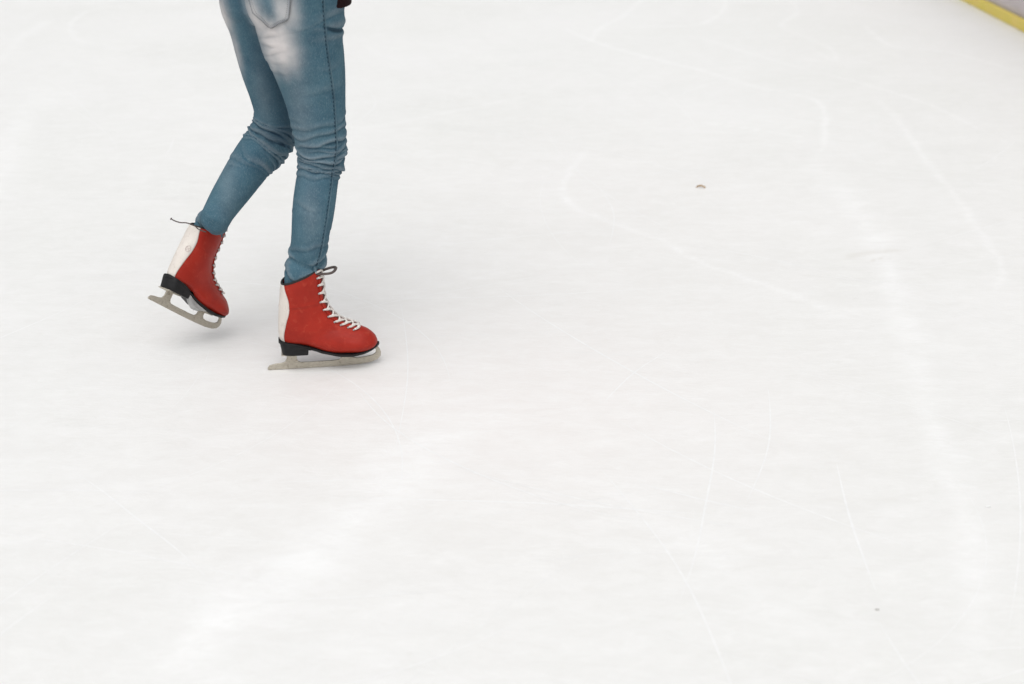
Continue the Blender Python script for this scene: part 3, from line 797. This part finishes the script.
    for x in np.linspace(.112, .19, 10):
        t = (x-.112)/.078; h = .017*math.sin(PI*min(1, t*1.02))**.7+.001; zc = zt(x)-.008; w = wsole(x)*.93
        rr2.append([(x, side*w, zc), (x, side*w*.95, zc-h*.6), (x, side*w*.60, zc-h), (x, side*w*.5, zc-h), (x, side*w*.5, zc)])
    mb.loft(rr2); mb.build('shank_plate', PLATE, bo, False)
    # blade: flat profile, cut from one plate
    outline = [(.000, .004), (.003, .0), (.05, -.0), (.13, -.0006), (.20, -.0), (.25, .002), (.28, .006), (.297, .0125), (.3055, .021), (.3075, .032), (.304, .042), (.299, .048), (.288, .0475),
               (.2935, .040), (.293, .031), (.285, .0255), (.268, .022), (.243, .0195), (.231, .0215), (.226, .0275), (.2265, .0345), (.228, .0385), (.197, .0385), (.201, .032), (.200, .024), (.194, .0185), (.18, .0165),
               (.12, .0160), (.090, .0165), (.083, .020), (.080, .027), (.0805, .046), (.049, .046), (.054, .040), (.053, .028), (.048, .020), (.038, .017), (.02, .0155), (.006, .012)]
    bm = bmesh.new()
    vs = [bm.verts.new((x, -.0021, z)) for x, z in outline]; fa = bm.faces.new(vs)
    ex = bmesh.ops.extrude_face_region(bm, geom=[fa]); bmesh.ops.translate(bm, verts=[g for g in ex['geom'] if isinstance(g, bmesh.types.BMVert)], vec=(0, .0042, 0))
    bmesh.ops.recalc_face_normals(bm, faces=bm.faces); me_ = bpy.data.meshes.new('b'); bm.to_mesh(me_); bm.free()
    bl = bevel(link('blade', me_, STEEL, bo, False), .0006, 1)
    mb = MB(); mb.box((.065, 0, .0450), (.05, .04, .003)); mb.build('mounting_plate', STEEL, bo, False)
    mb = MB(); mb.box((.215, 0, .0385), (.045, .044, .0026)); mb.build('mounting_plate', STEEL, bo, False)
    return bo
def lace_end(parent, pts, r=.0017, loop=False):
    mb = MB(); p = catmull(pts, 8); mb.tube(p, r, 7, .7); mb.tube(p[-4:], r*1.35, 7)
    mb.build('lace_end', LACE_D, parent)

rs = make_skate(1, person); rs.matrix_world = MR
lace_end(rs, [(.146, -.020, .262), (.156, -.026, .264), (.170, -.030, .265), (.184, -.030, .267), (.193, -.018, .269), (.196, -.002, .270), (.190, .010, .268), (.176, .008, .266), (.160, -.002, .264), (.150, -.008, .262)], .0046)
ls = make_skate(-1, person)
ls.matrix_world = MLW; bpy.context.view_layer.update()
ML = np.array(MLW.inverted())
def tol(p): q = ML @ np.array([*p, 1.0]); return q[:3]
lace_end(ls, [tol(at(206, 232, 3.43)), tol(at(199, 229.5, 3.425)), tol(at(194, 225.5, 3.425)), tol(at(187, 223, 3.425)), tol(at(180, 222.5, 3.425)), tol(at(174, 220.5, 3.425)), tol(at(170.5, 218.5, 3.425))], .0023)

# ------------------------------------------------------------------ light
w = bpy.data.worlds.new('World'); S.world = w; w.use_nodes = True; nt = w.node_tree
bg = nt.nodes['Background']; sky = nt.nodes.new('ShaderNodeTexSky'); sky.sky_type = 'NISHITA'; sky.sun_disc = False
SUN_E, SUN_A = R(64), R(183)
sky.sun_elevation = SUN_E; sky.sun_rotation = SUN_A; sky.dust_density = 4; sky.air_density = 1
hs = nt.nodes.new('ShaderNodeHueSaturation'); hs.inputs['Saturation'].default_value = .06
nt.links.new(sky.outputs[0], hs.inputs['Color'])
nt.links.new(hs.outputs[0], bg.inputs[0]); bg.inputs[1].default_value = .15
sd = bpy.data.lights.new('sun', 'SUN'); sd.energy = .55; sd.angle = R(85); sd.color = (1, .985, .96)
so = bpy.data.objects.new('sun', sd); C.objects.link(so)
sv = Vector((math.sin(SUN_A)*math.cos(SUN_E), math.cos(SUN_A)*math.cos(SUN_E), math.sin(SUN_E)))
so.rotation_euler = sv.to_track_quat('Z', 'Y').to_euler(); so.location = (0, 0, 5)
S.view_settings.view_transform = 'Standard'; S.view_settings.look = 'None'; S.view_settings.gamma = 1
S.view_settings.exposure = 0.19
S.cycles.use_denoising = True
